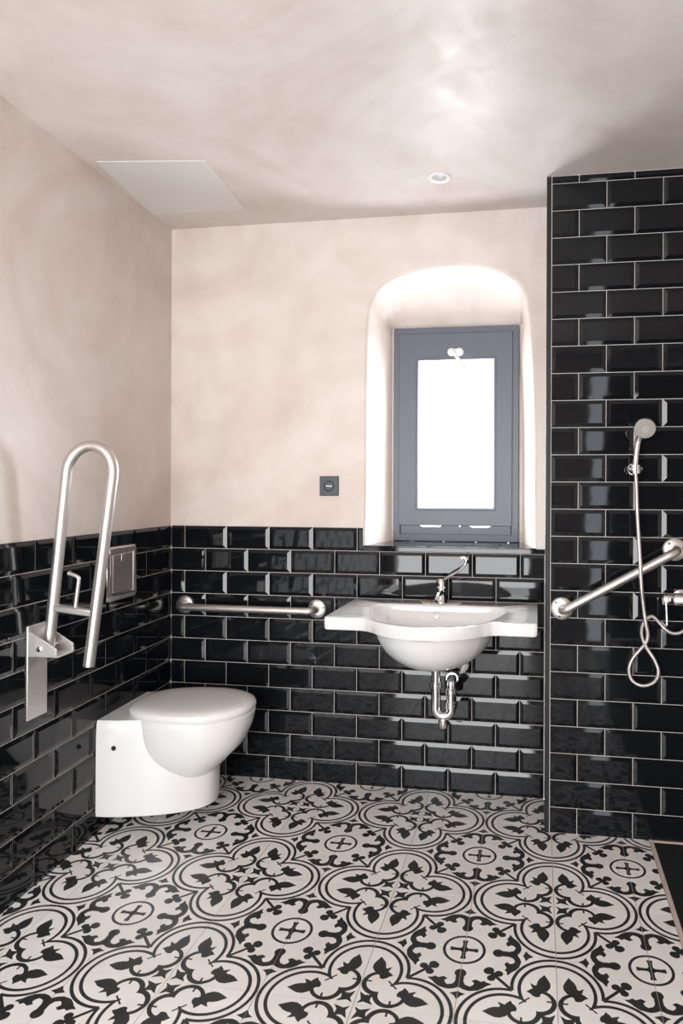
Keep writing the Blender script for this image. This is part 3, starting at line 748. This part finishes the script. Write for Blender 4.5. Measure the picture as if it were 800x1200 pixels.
b.lathe([(0, 0), (.024, 0), (.026, .012), (.024, .024), (0, .024)], (.060, .025, -.055), (0, 1, 0), 24); b.build('outlet_pipe', M_chrome, TR)
b = B(); b.lathe([(0, 0), (.045, .0), (.043, .006), (.02, .012), (0, .012)], (.060, .265, -.055), (0, -1, 0), 32); b.build('wall_rosette', M_chrome, TR)
b = B(); b.lathe([(0, -.19), (.012, -.19), (.012, -.205), (.0195, -.208), (.0205, -.226), (.017, -.240), (.009, -.246), (0, -.247)], (.030, 0, 0), n=24); b.build('cleaning_cap', M_chrome, TR)

# ------------------------------------------------------------------ hand shower, holder, hose, mixer
HS = empty('hand_shower', (2.016, YS-.062, 1.372), 0, 'chrome hand shower with a round pale spray face on the tiled shower wall', 'shower head')
b = B()
hd = Vector((.026, -.052, .148)); ax = Vector((-.05, -.86, -.50)).normalized()
b.tube(smooth_path([(0, 0, -.005), (.002, -.002, .05), (.008, -.008, .105), (.018, -.026, .140), hd-ax*.012], 5), [.0095]*3+[.0105]*5+[.0115]*5+[.012]*5+[.014]*3, 16); b.build('handle', M_chrome, HS)
b = B(); b.lathe([(0, -.026), (.016, -.025), (.030, -.018), (.0385, -.006), (.040, .002), (.038, .006), (0, .006)], hd, ax, 36); HD = b.build('head', M_chrome, HS)
b = B(); b.lathe([(0, .0055), (.036, .0055), (.0355, .008), (.022, .009), (.0215, .0082), (.0145, .0082), (.014, .010), (0, .0105)], hd, ax, 36); SF = b.build('spray_face', M_white, HD) if False else b.build('spray_face', M_white, HS); SF.data.materials[0] = M_spray; tag(SF, 'pale grey spray face')
q = Vector((0, 0, 1)).rotation_difference(ax); b = B()
for rr, nn in ((.018, 12), (.025, 18), (.031, 24)):
    for k in range(nn):
        a = 2*PI*k/nn; p = hd + q @ Vector((rr*math.cos(a), rr*math.sin(a), .0075)); b.lathe([(0, 0), (.0017, 0), (.0013, .003), (0, .003)], p, ax, 6)
o = b.build('nozzles', M_dark, SF, fix=False); o['kind'] = 'stuff'
WH = empty('shower_holder', (2.016, YS-.009, 1.376), 0, 'small chrome wall holder gripping the hand shower', 'shower holder')
b = B(); b.lathe([(0, 0), (.022, 0), (.022, .006), (.012, .010), (.011, .032), (0, .033)], (0, 0, 0), (0, -1, 0), 24); b.build('wall_mount', M_chrome, WH)
b = B()
b.rings([[((r_)*math.cos(t), -.053+(r_)*math.sin(t), z) for t in [math.radians(-60+300*k/20+(-90+30)) for k in range(21)]] for r_, z in ((.0145, -.016), (.019, -.016), (.020, .014), (.0155, .014), (.0145, -.016))], cap=(False, False), closed=False)
b.tube([(-.026, -.040, 0), (.026, -.040, 0)], .009, 16); b.build('cradle', M_chrome, WH)
hose_xz = [(2.016, 1.362), (2.019, 1.30), (2.020, 1.22), (2.024, 1.12), (2.029, 1.015), (2.034, .950), (2.041, .905), (2.049, .855), (2.057, .811), (2.063, .778), (2.061, .750), (2.048, .726), (2.012, .680), (1.999, .637), (2.012, .598), (2.051, .582), (2.090, .600), (2.102, .637), (2.088, .680), (2.062, .721), (2.047, .753), (2.044, .784), (2.050, .808), (2.062, .828), (2.080, .838), (2.100, .822), (2.126, .793), (2.154, .781), (2.186, .792), (2.215, .826), (2.232, .868)]
ydep = [.060, .063, .074, .088, .096, .086, .066, .048, .040, .042, .036, .030, .028, .028, .028, .028, .030, .034, .040, .040, .030, .022, .020, .024, .030, .038, .042, .045, .05, .055, .06]
pts = [(x, YS-.012-d_, z) for (x, z), d_ in zip(hose_xz, ydep)]
HO = B(); pp = smooth_path(pts, 6); HO.tube(pp, .0068, 12)
o = HO.build('shower_hose', M_hose, fix=False); uvl = o.data.uv_layers.new(name='UVMap'); nR = len(pp)
for poly in o.data.polygons:
    for li in poly.loop_indices:
        vi = o.data.loops[li].vertex_index; uvl.data[li].uv = ((vi % 12)/12, min(vi//12, nR)/nR*3.0)
tag(o, 'long silvery shower hose hanging in a twisted loop on the shower wall', 'hose')
MX = empty('shower_mixer', (2.26, YS-.066, .905), 0, 'chrome shower mixer valve at the right edge with a thin lever', 'tap')
b = B(); b.lathe([(0, -.11), (.021, -.11), (.0235, -.104), (.0235, .11), (0, .11)], (0, 0, 0), (1, 0, 0), 28); b.build('body', M_chrome, MX)
b = B(); b.lathe([(0, -.146), (.020, -.146), (.022, -.142), (.022, -.116), (.019, -.114), (.019, -.110), (0, -.110)], (0, 0, 0), (1, 0, 0), 28)
KN = b.build('knob', M_chrome, MX)
b = B(); b.tube([(-.139, -.019, -.004), (-.138, -.026, -.05), (-.137, -.028, -.088)], .0038, 10); b.build('lever', M_chrome, KN)
b = B(); b.lathe([(0, .111), (.020, .111), (.022, .115), (.022, .142), (.020, .146), (0, .146)], (0, 0, 0), (1, 0, 0), 28); b.build('knob', M_chrome, MX)
for x in (-.075, .075):
    b = B(); b.lathe([(0, 0), (.031, 0), (.030, .008), (.017, .014), (.017, .050), (0, .050)], (x, .057, 0), (0, -1, 0), 28); b.build('wall_union', M_chrome, MX)
b = B(); b.lathe([(0, -.045), (.010, -.045), (.010, -.018), (0, -.018)], (-.028, 0, 0), (0, 0, 1), 20); b.build('hose_outlet', M_chrome, MX)

for o in C.objects:
    if o.type == 'EMPTY' and o.name.startswith('window_1'): o['kind'] = 'structure'
